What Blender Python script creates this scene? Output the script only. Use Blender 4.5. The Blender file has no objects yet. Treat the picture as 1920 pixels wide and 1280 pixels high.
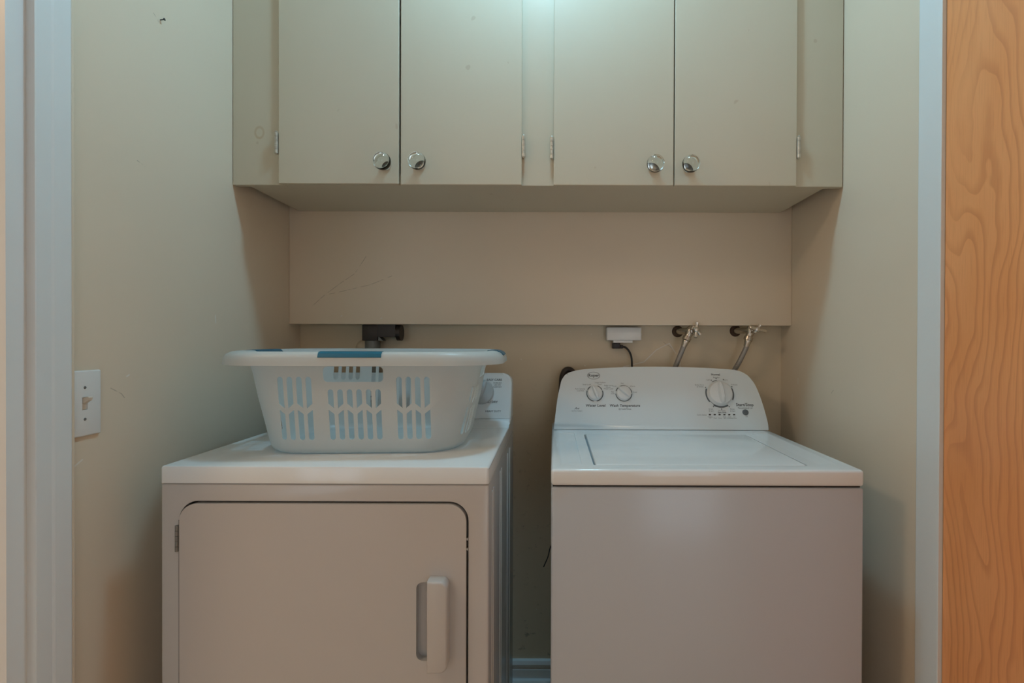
import bpy, bmesh, math, random
from mathutils import Vector, Matrix

random.seed(7)
C = bpy.context.scene.collection
S = bpy.context.scene
PI = math.pi

# ------------------------------------------------------------------ camera
H = 1.245
cd = bpy.data.cameras.new('camera')
cam = bpy.data.objects.new('camera', cd); C.objects.link(cam)
cd.sensor_width = 36.0
cd.lens = 36.0 * 917 / 1920
cd.shift_x = -78 / 1920
cd.shift_y = 2.8 / 1920
cd.clip_start = 0.02
cam.matrix_world = (Matrix.Translation((0, 0, H)) @ Matrix.Rotation(math.radians(90 - 0.3), 4, 'X')
                    @ Matrix.Rotation(math.radians(0.2), 4, 'Z'))
S.camera = cam

# ------------------------------------------------------------------ world and exposure
w = bpy.data.worlds.new('world'); S.world = w; w.use_nodes = True
w.node_tree.nodes['Background'].inputs[0].default_value = (0.80, 0.90, 1.0, 1)
w.node_tree.nodes['Background'].inputs[1].default_value = 2.4
S.view_settings.view_transform = 'Standard'
S.view_settings.look = 'None'
S.view_settings.gamma = 1
S.view_settings.use_curve_mapping = False
S.view_settings.exposure = -0.38
COOL, COOL_STRENGTH = (0.43, 0.86, 1.12), 118.0      # dome over the machines
WARM, WARM_STRENGTH = (1.0, 0.75, 0.52), 38.0       # unseen fill domes added in the room behind

# ------------------------------------------------------------------ material helpers
class NT:
    def __init__(s, name):
        s.m = bpy.data.materials.new(name); s.m.use_nodes = True
        s.t = s.m.node_tree; s.t.nodes.clear()
        s.out = s.n('ShaderNodeOutputMaterial')
    def n(s, typ, **kw):
        nd = s.t.nodes.new(typ)
        for k, v in kw.items(): setattr(nd, k, v)
        return nd
    def l(s, a, b): s.t.links.new(a, b)
    def val(s, sock, v):
        if hasattr(v, 'is_output'): s.l(v, sock)
        else: sock.default_value = v
    def math(s, op, a, b=0.0, c=0.0, clamp=False):
        nd = s.n('ShaderNodeMath', operation=op, use_clamp=clamp)
        s.val(nd.inputs[0], a); s.val(nd.inputs[1], b); s.val(nd.inputs[2], c)
        return nd.outputs[0]
    def mix(s, f, a, b):
        nd = s.n('ShaderNodeMix', data_type='RGBA')
        s.val(nd.inputs[0], f)
        s.val(nd.inputs[6], a if hasattr(a, 'is_output') else (*a, 1)); s.val(nd.inputs[7], b if hasattr(b, 'is_output') else (*b, 1))
        return nd.outputs[2]
    def noise(s, vec, scale, detail=3, rough=0.5, dist=0.0):
        nd = s.n('ShaderNodeTexNoise')
        if vec is not None: s.l(vec, nd.inputs['Vector'])
        nd.inputs['Scale'].default_value = scale; nd.inputs['Detail'].default_value = detail
        nd.inputs['Roughness'].default_value = rough; nd.inputs['Distortion'].default_value = dist
        return nd.outputs[0]
    def ramp(s, f, lo, hi):
        nd = s.n('ShaderNodeMapRange', clamp=True, interpolation_type='SMOOTHSTEP')
        s.val(nd.inputs[0], f); nd.inputs[1].default_value = lo; nd.inputs[2].default_value = hi
        return nd.outputs[0]
    def pos(s): return s.n('ShaderNodeNewGeometry').outputs['Position']
    def objc(s): return s.n('ShaderNodeTexCoord').outputs['Object']
    def bsdf(s, color, rough, metallic=0.0, spec=0.5, coat=0.0, bump=None, bstr=0.1, bdist=0.001):
        p = s.n('ShaderNodeBsdfPrincipled')
        s.val(p.inputs['Base Color'], color if hasattr(color, 'is_output') else (*color, 1))
        s.val(p.inputs['Roughness'], rough); p.inputs['Metallic'].default_value = metallic
        p.inputs['Specular IOR Level'].default_value = spec
        p.inputs['Coat Weight'].default_value = coat; p.inputs['Coat Roughness'].default_value = 0.08
        if bump is not None:
            b = s.n('ShaderNodeBump'); b.inputs['Strength'].default_value = bstr; b.inputs['Distance'].default_value = bdist
            s.l(bump, b.inputs['Height']); s.l(b.outputs[0], p.inputs['Normal'])
        return p
    def done(s, sh): s.l(sh.outputs[0] if hasattr(sh, 'outputs') else sh, s.out.inputs[0]); return s.m

def plain(name, color, rough, metallic=0.0, spec=0.5, coat=0.0, var=0.04, scale=9):
    t = NT(name); v = t.noise(t.objc(), scale)
    c2 = tuple(x * (1 - var * 2) for x in color)
    return t.done(t.bsdf(t.mix(v, color, c2), rough, metallic, spec, coat))

def seg_mask(t, u, v, segs, width):
    """1 near any of the 2-D segments (u,v): scratches and cracks that belong to the surface"""
    acc = None
    for (x0, y0, x1, y1) in segs:
        dx, dy = x1 - x0, y1 - y0; L2 = dx * dx + dy * dy
        a = t.math('SUBTRACT', u, x0); b = t.math('SUBTRACT', v, y0)
        k = t.math('ADD', t.math('MULTIPLY', a, dx / L2), t.math('MULTIPLY', b, dy / L2), clamp=True)
        ex = t.math('SUBTRACT', a, t.math('MULTIPLY', k, dx)); ey = t.math('SUBTRACT', b, t.math('MULTIPLY', k, dy))
        d = t.math('SQRT', t.math('ADD', t.math('MULTIPLY', ex, ex), t.math('MULTIPLY', ey, ey)))
        acc = d if acc is None else t.math('MINIMUM', acc, d)
    return t.math('SUBTRACT', 1.0, t.ramp(acc, width * 0.4, width))

WALLC = (0.80, 0.69, 0.545)
def wall_mat(name, axis=None, dark=(), light=(), base=WALLC, dirt=False):
    t = NT(name); p = t.pos()
    n1 = t.noise(p, 2.5, 3); n2 = t.noise(p, 60, 2)
    col = t.mix(n1, base, tuple(c * 0.93 for c in base))
    sep = t.n('ShaderNodeSeparateXYZ'); t.l(p, sep.inputs[0])
    if axis:
        u, v = sep.outputs['XYZ'.index(axis)], sep.outputs[2]
        brk = t.ramp(t.noise(p, 45, 2), 0.36, 0.52)
        if dark: col = t.mix(t.math('MULTIPLY', t.math('MULTIPLY', seg_mask(t, u, v, dark, 0.0013), brk), 0.5), col, (0.25, 0.2, 0.14))
        if light: col = t.mix(t.math('MULTIPLY', seg_mask(t, u, v, light, 0.0022), 0.8), col, (0.85, 0.83, 0.78))
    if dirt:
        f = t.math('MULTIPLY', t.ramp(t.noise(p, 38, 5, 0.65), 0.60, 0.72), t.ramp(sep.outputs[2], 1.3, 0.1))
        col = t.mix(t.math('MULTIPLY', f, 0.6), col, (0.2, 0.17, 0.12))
        chips = t.ramp(t.noise(p, 55, 2), 0.735, 0.75)
        col = t.mix(t.math('MULTIPLY', chips, 0.6), col, (0.85, 0.8, 0.7))
    h = t.math('ADD', n2, t.math('MULTIPLY', n1, 0.4))
    return t.done(t.bsdf(col, 0.42, spec=0.35, bump=h, bstr=0.12, bdist=0.001))

M = {}
M['wall_plain'] = wall_mat('wall_paint')
M['wall_left'] = wall_mat('wall_paint_left', 'Y',
    dark=[(1.130, 1.995, 1.152, 1.978), (1.085, 1.640, 1.115, 1.632), (1.02, 1.142, 1.045, 1.128), (1.045, 1.128, 1.052, 1.119)],
    light=[(0.941, 0.998, 0.958, 1.008), (1.058, 1.164, 1.064, 1.167), (1.335, 1.31, 1.337, 1.29)])
M['wall_right'] = wall_mat('wall_paint_right', 'Y', dark=[(1.45, 1.1, 1.46, 1.09)],
    light=[(1.70, 1.06, 1.70, 1.02), (1.66, 1.12, 1.66, 1.10)])
M['wall_upper'] = wall_mat('wall_paint_upper', 'X',
    dark=[(-0.845, 1.360, -0.80, 1.400), (-0.80, 1.400, -0.74, 1.445), (-0.74, 1.445, -0.695, 1.475), (-0.695, 1.475, -0.655, 1.535),
          (-0.80, 1.400, -0.72, 1.418), (-0.72, 1.418, -0.64, 1.437), (-0.64, 1.437, -0.565, 1.468)],
    light=[(-0.742, 1.327, -0.739, 1.329), (-0.604, 1.320, -0.600, 1.321)])
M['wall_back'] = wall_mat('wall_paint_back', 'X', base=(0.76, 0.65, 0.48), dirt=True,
    dark=[(0.40, 1.24, 0.43, 1.22)],
    light=[(0.255, 1.150, 0.33, 1.168), (0.33, 1.168, 0.375, 1.212), (0.375, 1.212, 0.422, 1.236), (0.422, 1.236, 0.445, 1.20), (0.46, 1.215, 0.462, 1.15)])
M['cabinet'] = None
def cab_mat():
    t = NT('cabinet_paint'); p = t.pos()
    sep = t.n('ShaderNodeSeparateXYZ'); t.l(p, sep.inputs[0])
    n1 = t.noise(p, 3, 4); n2 = t.noise(p, 90, 2)
    col = t.mix(n1, (0.63, 0.58, 0.46), (0.59, 0.53, 0.41))
    dx = t.math('SUBTRACT', sep.outputs[0], -0.846); dz = t.math('SUBTRACT', sep.outputs[2], 1.838)
    d = t.math('SQRT', t.math('ADD', t.math('MULTIPLY', dx, dx), t.math('MULTIPLY', t.math('MULTIPLY', dz, dz), 0.6)))
    ring = t.math('SUBTRACT', 1.0, t.ramp(t.math('ABSOLUTE', t.math('SUBTRACT', d, 0.012)), 0.001, 0.0045))
    col = t.mix(t.math('MULTIPLY', ring, t.math('MULTIPLY', n1, 0.7)), col, (0.42, 0.26, 0.10))
    spots = t.ramp(t.noise(p, 24, 1), 0.77, 0.80)
    col = t.mix(t.math('MULTIPLY', spots, 0.35), col, (0.4, 0.3, 0.2))
    return t.done(t.bsdf(col, 0.33, spec=0.45, bump=n2, bstr=0.06, bdist=0.001))
M['cabinet'] = cab_mat()
M['trim'] = plain('white_trim_paint', (0.79, 0.84, 0.86), 0.35, var=0.02)
M['enamel'] = plain('white_enamel', (0.55, 0.545, 0.535), 0.20, spec=0.6, var=0.01)  # same white as the tops, darkened to offset strong light on the fronts
M['enamel_cool'] = plain('cool_white_enamel', (0.515, 0.565, 0.615), 0.20, spec=0.6, var=0.01)  # darkened likewise; the blue puts reflected window light into the washer's colour
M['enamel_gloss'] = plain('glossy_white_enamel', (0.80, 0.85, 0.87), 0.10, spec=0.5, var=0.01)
M['console'] = plain('white_console_plastic', (0.74, 0.80, 0.82), 0.22, var=0.01)
M['dial'] = plain('white_dial_plastic', (0.78, 0.79, 0.78), 0.28, var=0.01)
M['dial_grey'] = plain('grey_dial_plastic', (0.45, 0.49, 0.50), 0.35, var=0.02)
M['ink'] = plain('dark_print_ink', (0.06, 0.065, 0.075), 0.5, var=0.0)
M['ink_soft'] = plain('grey_print_ink', (0.22, 0.24, 0.25), 0.5, var=0.0)
M['ink_blue'] = plain('blue_print_ink', (0.05, 0.12, 0.30), 0.5, var=0.0)
M['ring'] = plain('grey_ring_print', (0.12, 0.14, 0.15), 0.5, var=0.0)
M['black'] = plain('black_plastic', (0.015, 0.014, 0.014), 0.4)
M['brown_black'] = plain('brown_black_plastic', (0.035, 0.026, 0.022), 0.42)
M['rust'] = plain('rusty_metal', (0.13, 0.075, 0.045), 0.7, 0.2, var=0.3, scale=120)
M['grey_metal'] = plain('dull_grey_metal', (0.22, 0.23, 0.22), 0.5, 0.4)
M['gap'] = plain('dark_gap_liner', (0.03, 0.027, 0.025), 0.7)
M['chrome'] = plain('chrome', (0.80, 0.78, 0.74), 0.16, 1.0, var=0.03)
M['brass_grey'] = plain('tarnished_chrome', (0.66, 0.61, 0.53), 0.27, 1.0, var=0.15, scale=60)
M['steel_hinge'] = plain('worn_painted_hinge', (0.78, 0.75, 0.66), 0.30, 0.55, var=0.3, scale=90)
M['teal'] = plain('teal_plastic', (0.004, 0.125, 0.205), 0.38, var=0.03)
M['white_plastic'] = plain('white_plastic', (0.80, 0.81, 0.80), 0.3, var=0.01)
M['toggle'] = plain('ivory_toggle', (0.75, 0.68, 0.58), 0.35, var=0.02)
M['ceiling'] = plain('white_ceiling', (0.80, 0.79, 0.76), 0.8, var=0.02)
def hose_mat():
    t = NT('braided_hose'); o = t.objc()
    wv = t.n('ShaderNodeTexWave', wave_type='BANDS', bands_direction='DIAGONAL'); t.l(o, wv.inputs[0]); wv.inputs['Scale'].default_value = 160
    c = t.mix(wv.outputs[1], (0.50, 0.48, 0.44), (0.22, 0.20, 0.19))
    return t.done(t.bsdf(c, 0.4, 0.5, bump=wv.outputs[1], bstr=0.4, bdist=0.001))
M['hose'] = hose_mat()
def basket_mat():
    t = NT('frosted_basket_plastic')
    n = t.noise(t.objc(), 14)
    p = t.bsdf(t.mix(n, (0.79, 0.83, 0.825), (0.76, 0.80, 0.795)), 0.32, spec=0.5)
    tr = t.n('ShaderNodeBsdfTranslucent'); tr.inputs[0].default_value = (0.82, 0.86, 0.855, 1)
    mx = t.n('ShaderNodeMixShader'); mx.inputs[0].default_value = 0.44
    t.l(p.outputs[0], mx.inputs[1]); t.l(tr.outputs[0], mx.inputs[2])
    return t.done(mx)
M['basket'] = basket_mat()
def wood_mat(name, c1, c2, c3, floor=False):
    t = NT(name); p = t.pos()
    sep = t.n('ShaderNodeSeparateXYZ'); t.l(p, sep.inputs[0])
    Y, Z = (sep.outputs[0], sep.outputs[1]) if floor else (sep.outputs[1], sep.outputs[2])
    cmb = t.n('ShaderNodeCombineXYZ')
    t.l(t.math('MULTIPLY', Y, 3.0), cmb.inputs[0]); t.l(t.math('MULTIPLY', Z, 1.1), cmb.inputs[1])
    lo = t.noise(cmb.outputs[0], 1.3, 2, 0.45, 0.4)
    c2v = t.n('ShaderNodeCombineXYZ')
    t.l(t.math('MULTIPLY', Y, 14.0), c2v.inputs[0]); t.l(t.math('MULTIPLY', Z, 9.0), c2v.inputs[1])
    wob = t.noise(c2v.outputs[0], 1.0, 2)
    # rings: distance field of a bent trunk, cut tangentially
    f = t.math('ADD', t.math('ADD', t.math('MULTIPLY', Y, 52.0), t.math('MULTIPLY', lo, 17.0)), t.math('MULTIPLY', wob, 0.8))
    fr = t.math('FRACT', f)
    line = t.math('MULTIPLY', t.ramp(fr, 0.50, 0.95), t.math('SUBTRACT', 1.0, t.ramp(fr, 0.95, 1.0)))
    c3v = t.n('ShaderNodeCombineXYZ')
    t.l(t.math('MULTIPLY', Y, 420.0), c3v.inputs[0]); t.l(t.math('MULTIPLY', Z, 14.0), c3v.inputs[1])
    fib = t.noise(c3v.outputs[0], 1.0, 3, 0.6)
    big = t.noise(cmb.outputs[0], 2.2, 2)
    col = t.mix(t.ramp(big, 0.3, 0.7), c1, c2)
    col = t.mix(t.math('MULTIPLY', line, t.math('MULTIPLY', t.ramp(lo, 0.15, 0.6), 0.42)), col, c3)
    col = t.mix(t.math('MULTIPLY', t.ramp(fib, 0.45, 0.8), 0.30), col, c3)
    return t.done(t.bsdf(col, 0.34, spec=0.4, bump=fib, bstr=0.05))
M['wood'] = wood_mat('door_veneer', (0.94, 0.42, 0.175), (0.88, 0.36, 0.135), (0.60, 0.20, 0.065))
M['floor'] = wood_mat('floor_wood', (0.76, 0.54, 0.34), (0.70, 0.48, 0.28), (0.5, 0.3, 0.16), True)
def glass_mat():
    t = NT('clear_glass'); g = t.n('ShaderNodeBsdfGlass'); g.inputs['IOR'].default_value = 1.5; g.inputs['Roughness'].default_value = 0.0
    g.inputs[0].default_value = (0.97, 0.985, 0.98, 1)
    return t.done(g)
M['glass'] = glass_mat()
def lamp_mat(name, c, s):
    t = NT(name); e = t.n('ShaderNodeEmission'); e.inputs[0].default_value = (*c, 1); e.inputs[1].default_value = s
    return t.done(e)
M['lamp_cool'] = lamp_mat('cool_lamp_glass', COOL, COOL_STRENGTH)
M['lamp_warm'] = lamp_mat('warm_lamp_glass', WARM, WARM_STRENGTH)

# ------------------------------------------------------------------ object helpers
def base_of(o):
    v = Vector((0, 0, 0))
    while o is not None:
        v += Vector(o.location); o = o.parent
    return v

def obj(name, bm, mat, parent=None, smooth=None, loc=None):
    """link a bmesh given in world coordinates as one mesh object"""
    bmesh.ops.remove_doubles(bm, verts=bm.verts, dist=1e-6)
    bmesh.ops.recalc_face_normals(bm, faces=bm.faces)
    off = base_of(parent) if parent is not None else Vector((0, 0, 0))
    o_loc = Vector(loc) - off if loc is not None else Vector((0, 0, 0))
    bmesh.ops.translate(bm, verts=bm.verts, vec=-(off + o_loc))
    me = bpy.data.meshes.new(name); bm.to_mesh(me); bm.free()
    if smooth is not None:
        for p in me.polygons: p.use_smooth = True
        me.set_sharp_from_angle(angle=math.radians(smooth))
    me.materials.append(mat)
    o = bpy.data.objects.new(name, me); o.location = o_loc; C.objects.link(o)
    o.parent = parent
    return o

def thing(name, label, cat, loc, group=None):
    o = bpy.data.objects.new(name, None); C.objects.link(o); o.location = loc; o.empty_display_size = 0.05
    return tag(o, label, cat, group)
def tag(o, label, cat, group=None):
    o['label'] = label; o['category'] = cat
    if group: o['group'] = group
    return o
def struct(name, bm, mat, parent=None, smooth=None):
    o = obj(name, bm, mat, parent, smooth)
    if parent is None: o['kind'] = 'structure'
    return o

def box(bm, x0, x1, y0, y1, z0, z1, bev=0.0, seg=2):
    vs = [bm.verts.new((x, y, z)) for x in (x0, x1) for y in (y0, y1) for z in (z0, z1)]
    idx = [(0, 1, 3, 2), (4, 6, 7, 5), (0, 4, 5, 1), (2, 3, 7, 6), (0, 2, 6, 4), (1, 5, 7, 3)]
    fs = [bm.faces.new([vs[i] for i in f]) for f in idx]
    if bev > 0:
        es = list({e for f in fs for e in f.edges})
        bmesh.ops.bevel(bm, geom=es, offset=bev, segments=seg, profile=0.5, affect='EDGES')
    return bm
def B(*a, **k): return box(bmesh.new(), *a, **k)

def prism(bm, pts, axis, a, b):
    """polygon pts (2-D) extruded along axis from a to b"""
    def P(u, v, d):
        return {'y': (u, d, v), 'x': (d, u, v), 'z': (u, v, d)}[axis]
    r0 = [bm.verts.new(P(u, v, a)) for u, v in pts]; r1 = [bm.verts.new(P(u, v, b)) for u, v in pts]
    n = len(pts); c0 = bm.faces.new(r0); c1 = bm.faces.new(list(reversed(r1)))
    for i in range(n):
        j = (i + 1) % n
        bm.faces.new((r0[j], r0[i], r1[i], r1[j]))
    return c0, c1

def rrect(x0, x1, z0, z1, r, n=6, corners=(1, 1, 1, 1)):
    """rounded rectangle, corners in order lower-left, lower-right, upper-right, upper-left"""
    pts = []
    cs = [(x0, z0, 180), (x1, z0, 270), (x1, z1, 0), (x0, z1, 90)]
    for k, (cx, cz, a0) in enumerate(cs):
        rr = r if corners[k] else 0
        if rr == 0: pts.append((cx, cz)); continue
        ox = cx + rr if cx == x0 else cx - rr; oz = cz + rr if cz == z0 else cz - rr
        for i in range(n + 1):
            a = math.radians(a0 + 90 * i / n); pts.append((ox + rr * math.cos(a), oz + rr * math.sin(a)))
    return pts

def tube(bm, pts, r, n=12, cap=True):
    pts = [Vector(p) for p in pts]; rs = r if isinstance(r, (list, tuple)) else [r] * len(pts)
    rings = []; up = None
    for i, p in enumerate(pts):
        d = (pts[min(i + 1, len(pts) - 1)] - pts[max(i - 1, 0)]).normalized()
        if up is None:
            up = d.orthogonal().normalized()
        up = (up - d * up.dot(d)).normalized(); s = d.cross(up)
        rings.append([bm.verts.new(p + (up * math.cos(2 * PI * k / n) + s * math.sin(2 * PI * k / n)) * rs[i]) for k in range(n)])
    for a, b in zip(rings, rings[1:]):
        for k in range(n):
            bm.faces.new((a[k], a[(k + 1) % n], b[(k + 1) % n], b[k]))
    if cap:
        bm.faces.new(list(reversed(rings[0]))); bm.faces.new(rings[-1])
    return bm
def lathe(bm, prof, o, axis, n=24):
    """profile of (radius, distance along axis) turned about axis through o"""
    o = Vector(o); d = Vector(axis).normalized(); u = d.orthogonal().normalized(); s = d.cross(u); rings = []
    for r, h in prof:
        if r < 1e-6: rings.append([bm.verts.new(o + d * h)] * 1); continue
        rings.append([bm.verts.new(o + d * h + (u * math.cos(2 * PI * k / n) + s * math.sin(2 * PI * k / n)) * r) for k in range(n)])
    for a, b in zip(rings, rings[1:]):
        for k in range(n):
            k2 = (k + 1) % n
            if len(a) == 1 and len(b) == 1: continue
            if len(a) == 1: bm.faces.new((a[0], b[k], b[k2]))
            elif len(b) == 1: bm.faces.new((a[k], a[k2], b[0]))
            else: bm.faces.new((a[k], a[k2], b[k2], b[k]))
    return bm
def spline(pts, n=8):
    pts = [Vector(p) for p in pts]; P = [pts[0] * 2 - pts[1]] + pts + [pts[-1] * 2 - pts[-2]]; out = []
    for i in range(1, len(P) - 2):
        a, b, c, d = P[i - 1:i + 3]
        for k in range(n):
            t = k / n
            out.append(0.5 * ((2 * b) + (c - a) * t + (2 * a - 5 * b + 4 * c - d) * t * t + (3 * b - a - 3 * c + d) * t ** 3))
    out.append(pts[-1]); return out

def boolean(o, cut_bm):
    """subtract the (non overlapping) solids of cut_bm, world coordinates, from object o"""
    bmesh.ops.recalc_face_normals(cut_bm, faces=cut_bm.faces)
    me = bpy.data.meshes.new('cut'); cut_bm.to_mesh(me); cut_bm.free()
    c = bpy.data.objects.new('cut', me); C.objects.link(c)
    m = o.modifiers.new('b', 'BOOLEAN'); m.operation = 'DIFFERENCE'; m.solver = 'EXACT'; m.object = c
    bpy.context.view_layer.update()
    ev = o.evaluated_get(bpy.context.evaluated_depsgraph_get())
    nm = bpy.data.meshes.new_from_object(ev)
    o.modifiers.clear(); old = o.data; o.data = nm; nm.name = old.name
    bpy.data.meshes.remove(old); bpy.data.objects.remove(c); bpy.data.meshes.remove(me)

def sharp(o, ang):
    for p in o.data.polygons: p.use_smooth = True
    o.data.set_sharp_from_angle(angle=math.radians(ang))

class Plane:
    """a leaning panel face: (x, z) given in world, y follows the lean"""
    def __init__(s, y0, z0, k):
        s.y0, s.z0, s.k = y0, z0, k
        L = math.hypot(1, k); s.v = Vector((0, k / L, 1 / L)); s.n = Vector((0, -1 / L, k / L)); s.u = Vector((1, 0, 0))
    def at(s, x, z, w=0.0): return Vector((x, s.y0 + s.k * (z - s.z0), z)) + s.n * w

TEXT_CACHE = {}
def text(bm, s, size, pl, x, z, align='CENTER', w=0.0004, shear=0.0, bold=0.0):
    cu = bpy.data.curves.new('t', 'FONT'); cu.body = s; cu.size = size; cu.align_x = align; cu.align_y = 'CENTER'
    cu.resolution_u = 2; cu.shear = shear; cu.offset = bold
    o = bpy.data.objects.new('t', cu); C.objects.link(o)
    bpy.context.view_layer.update()
    me = o.evaluated_get(bpy.context.evaluated_depsgraph_get()).to_mesh()
    o0 = pl.at(x, z, w); vs = [bm.verts.new(o0 + pl.u * v.co.x + pl.v * v.co.y) for v in me.vertices]
    for p in me.polygons:
        try: bm.faces.new([vs[i] for i in p.vertices])
        except ValueError: pass
    bpy.data.objects.remove(o); bpy.data.curves.remove(cu)

def arc_strip(bm, pl, x, z, r0, r1, a0, a1, w=0.0004, n=16, ry=1.0):
    """flat printed arc; angles in degrees clockwise from twelve o'clock"""
    pts = []
    for i in range(n + 1):
        a = math.radians(a0 + (a1 - a0) * i / n); c = pl.at(x, z, w)
        d = pl.u * math.sin(a) + pl.v * math.cos(a) * ry
        pts.append((bm.verts.new(c + d * r0), bm.verts.new(c + d * r1)))
    for (a, b), (c, d) in zip(pts, pts[1:]): bm.faces.new((a, b, d, c))

# ================================================================== SETTING
XL, XR, YB = -0.9235, 0.830, 1.783
ZC = 2.72; YR = -2.9
RX0, RX1 = -3.2, 3.2
struct('floor', B(RX0 - 0.1, RX1 + 0.1, YR - 0.1, 1.95, -0.08, 0.0), M['floor'])
struct('ceiling', B(RX0 - 0.1, RX1 + 0.1, YR - 0.1, 1.95, ZC, ZC + 0.08), M['ceiling'])
struct('wall_back', B(XL - 0.12, XR + 0.12, YB, YB + 0.12, 0, ZC), M['wall_back'])
up = struct('wall_upper', B(XL, XR, 1.707, YB, 1.299, ZC, bev=0.0015, seg=1), M['wall_upper'])
struct('wall_left', B(XL - 0.12, XL, 0.826, YB, 0, ZC), M['wall_left'])
struct('wall_right', B(XR, XR + 0.12, 1.040, YB, 0, ZC), M['wall_right'])
# the wide room behind the camera, open to the laundry alcove
struct('wall_front_left', B(RX0, XL - 0.12, 0.846, 0.966, 0, ZC), M['wall_plain'])
struct('wall_front_right', B(XR + 0.05, RX1, 0.10, 0.22, 0, ZC), M['wall_plain'])
struct('wall_side_left', B(RX0 - 0.1, RX0, YR, 0.966, 0, ZC), M['wall_plain'])
struct('wall_side_right', B(RX1, RX1 + 0.1, YR, 0.22, 0, ZC), M['wall_plain'])
WINS = [(0.40, 1.80, 0.06, 2.10), (-2.80, -1.60, 0.06, 2.10)]
bm = bmesh.new()
xs = [RX0, -2.80, -1.60, 0.40, 1.80, RX1]
for i in (0, 2, 4): box(bm, xs[i], xs[i + 1], YR - 0.1, YR, 0, ZC)
for x0, x1, z0, z1 in WINS: box(bm, x0, x1, YR - 0.1, YR, z1, ZC); box(bm, x0, x1, YR - 0.1, YR, 0, z0)
struct('wall_rear', bm, M['wall_plain'])
for i, (x0, x1, z0, z1) in enumerate(WINS):
    bm = bmesh.new()
    for a, b in ((x0, x0 + 0.06), ((x0 + x1) / 2 - 0.03, (x0 + x1) / 2 + 0.03), (x1 - 0.06, x1)): box(bm, a, b, YR - 0.08, YR - 0.03, z0, z1)
    box(bm, x0, x1, YR - 0.08, YR - 0.03, z0, z0 + 0.08); box(bm, x0, x1, YR - 0.08, YR - 0.03, z1 - 0.06, z1)
    wn = struct('window_%d' % (i + 1), bm, M['trim'])
# left doorway: casing, wall coloured outer edge, jamb, slab
bm = bmesh.new()
prism(bm, [(XL, 0.856), (XL + 0.016, 0.856), (XL + 0.0165, 0.858), (XL + 0.0150, 0.885), (XL + 0.0160, 0.890), (XL + 0.0160, 0.920), (XL + 0.0135, 0.9236), (XL, 0.9236)], 'z', 0, ZC)
struct('trim_1', bm, M['trim'])
struct('trim_2', B(XL, XL + 0.013, 0.9236, 0.9305, 0, ZC, bev=0.002), M['wall_plain'])
bm = bmesh.new(); box(bm, XL - 0.12, XL + 0.0005, 0.824, 0.856, 0, ZC)
struct('trim_3', bm, M['trim'])
# right doorway with the wooden slab standing flush with its casing
bm = bmesh.new()
prism(bm, [(XR, 1.040), (XR - 0.008, 1.040), (XR - 0.0085, 1.043), (XR - 0.008, 1.105), (XR - 0.005, 1.110), (XR, 1.110)], 'z', 0, 2.06)
struct('trim_4', bm, M['trim'])
bm = bmesh.new(); box(bm, XR - 0.008, XR, 1.040, 1.110, 2.06, ZC)
struct('trim_5', bm, M['trim'])
d2 = struct('door_2', B(XR + 0.0005, XR + 0.036, 0.264, 1.0385, 0.01, 2.055), M['wood'])
bm = bmesh.new(); lathe(bm, [(0.0, 0.065), (0.020, 0.062), (0.027, 0.048), (0.022, 0.034), (0.010, 0.026), (0.010, 0.006), (0.03, 0.005), (0.03, 0.0)], (XR + 0.0005, 0.33, 0.98), (-1, 0, 0))
struct('door_knob', bm, M['brass_grey'], d2, 40)
# baseboard along the back wall: worn cap and a lower shoe
bm = bmesh.new()
prism(bm, [(YB, 0), (YB - 0.012, 0), (YB - 0.012, 0.048), (YB - 0.009, 0.052), (YB - 0.009, 0.055), (YB - 0.013, 0.058), (YB - 0.015, 0.068), (YB - 0.010, 0.079), (YB, 0.082)], 'x', XL, XR)
bb = struct('baseboard_back', bm, M['trim'])
bm = bmesh.new(); prism(bm, [(YB - 0.012, 0), (YB - 0.026, 0), (YB - 0.025, 0.008), (YB - 0.021, 0.014), (YB - 0.012, 0.017)], 'x', XL, XR)
struct('shoe_moulding', bm, M['trim'], bb)

# ================================================================== LAMPS
def ceiling_lamp(x, y, r, mat, label):
    t = thing('ceiling_light', label, 'lamp', (x, y, ZC))
    bm = bmesh.new(); lathe(bm, [(0, 0.0), (r + 0.02, 0.0), (r + 0.02, -0.018), (r + 0.005, -0.025), (0, -0.025)], (x, y, ZC), (0, 0, 1), 40)
    obj('base_ring', bm, M['white_plastic'], t, 40)
    bm = bmesh.new(); n = 8
    lathe(bm, [(r * math.cos(PI / 2 * i / n), -0.026 - 0.075 * math.sin(PI / 2 * i / n)) for i in range(n)] + [(0, -0.101)], (x, y, ZC), (0, 0, 1), 40)
    obj('glass_dome', bm, mat, t, 60)
ceiling_lamp(-0.03, 1.08, 0.085, M['lamp_cool'], 'round white ceiling light above the washer and dryer')
ceiling_lamp(-1.95, -0.05, 0.235, M['lamp_warm'], 'warm ceiling light at the left of the room behind the camera')  # added out of view to light the right wall and wooden door
ceiling_lamp(1.95, -0.35, 0.18, M['lamp_warm'], 'warm ceiling light at the right of the room behind the camera')  # added out of view to brighten the lower left wall

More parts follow.
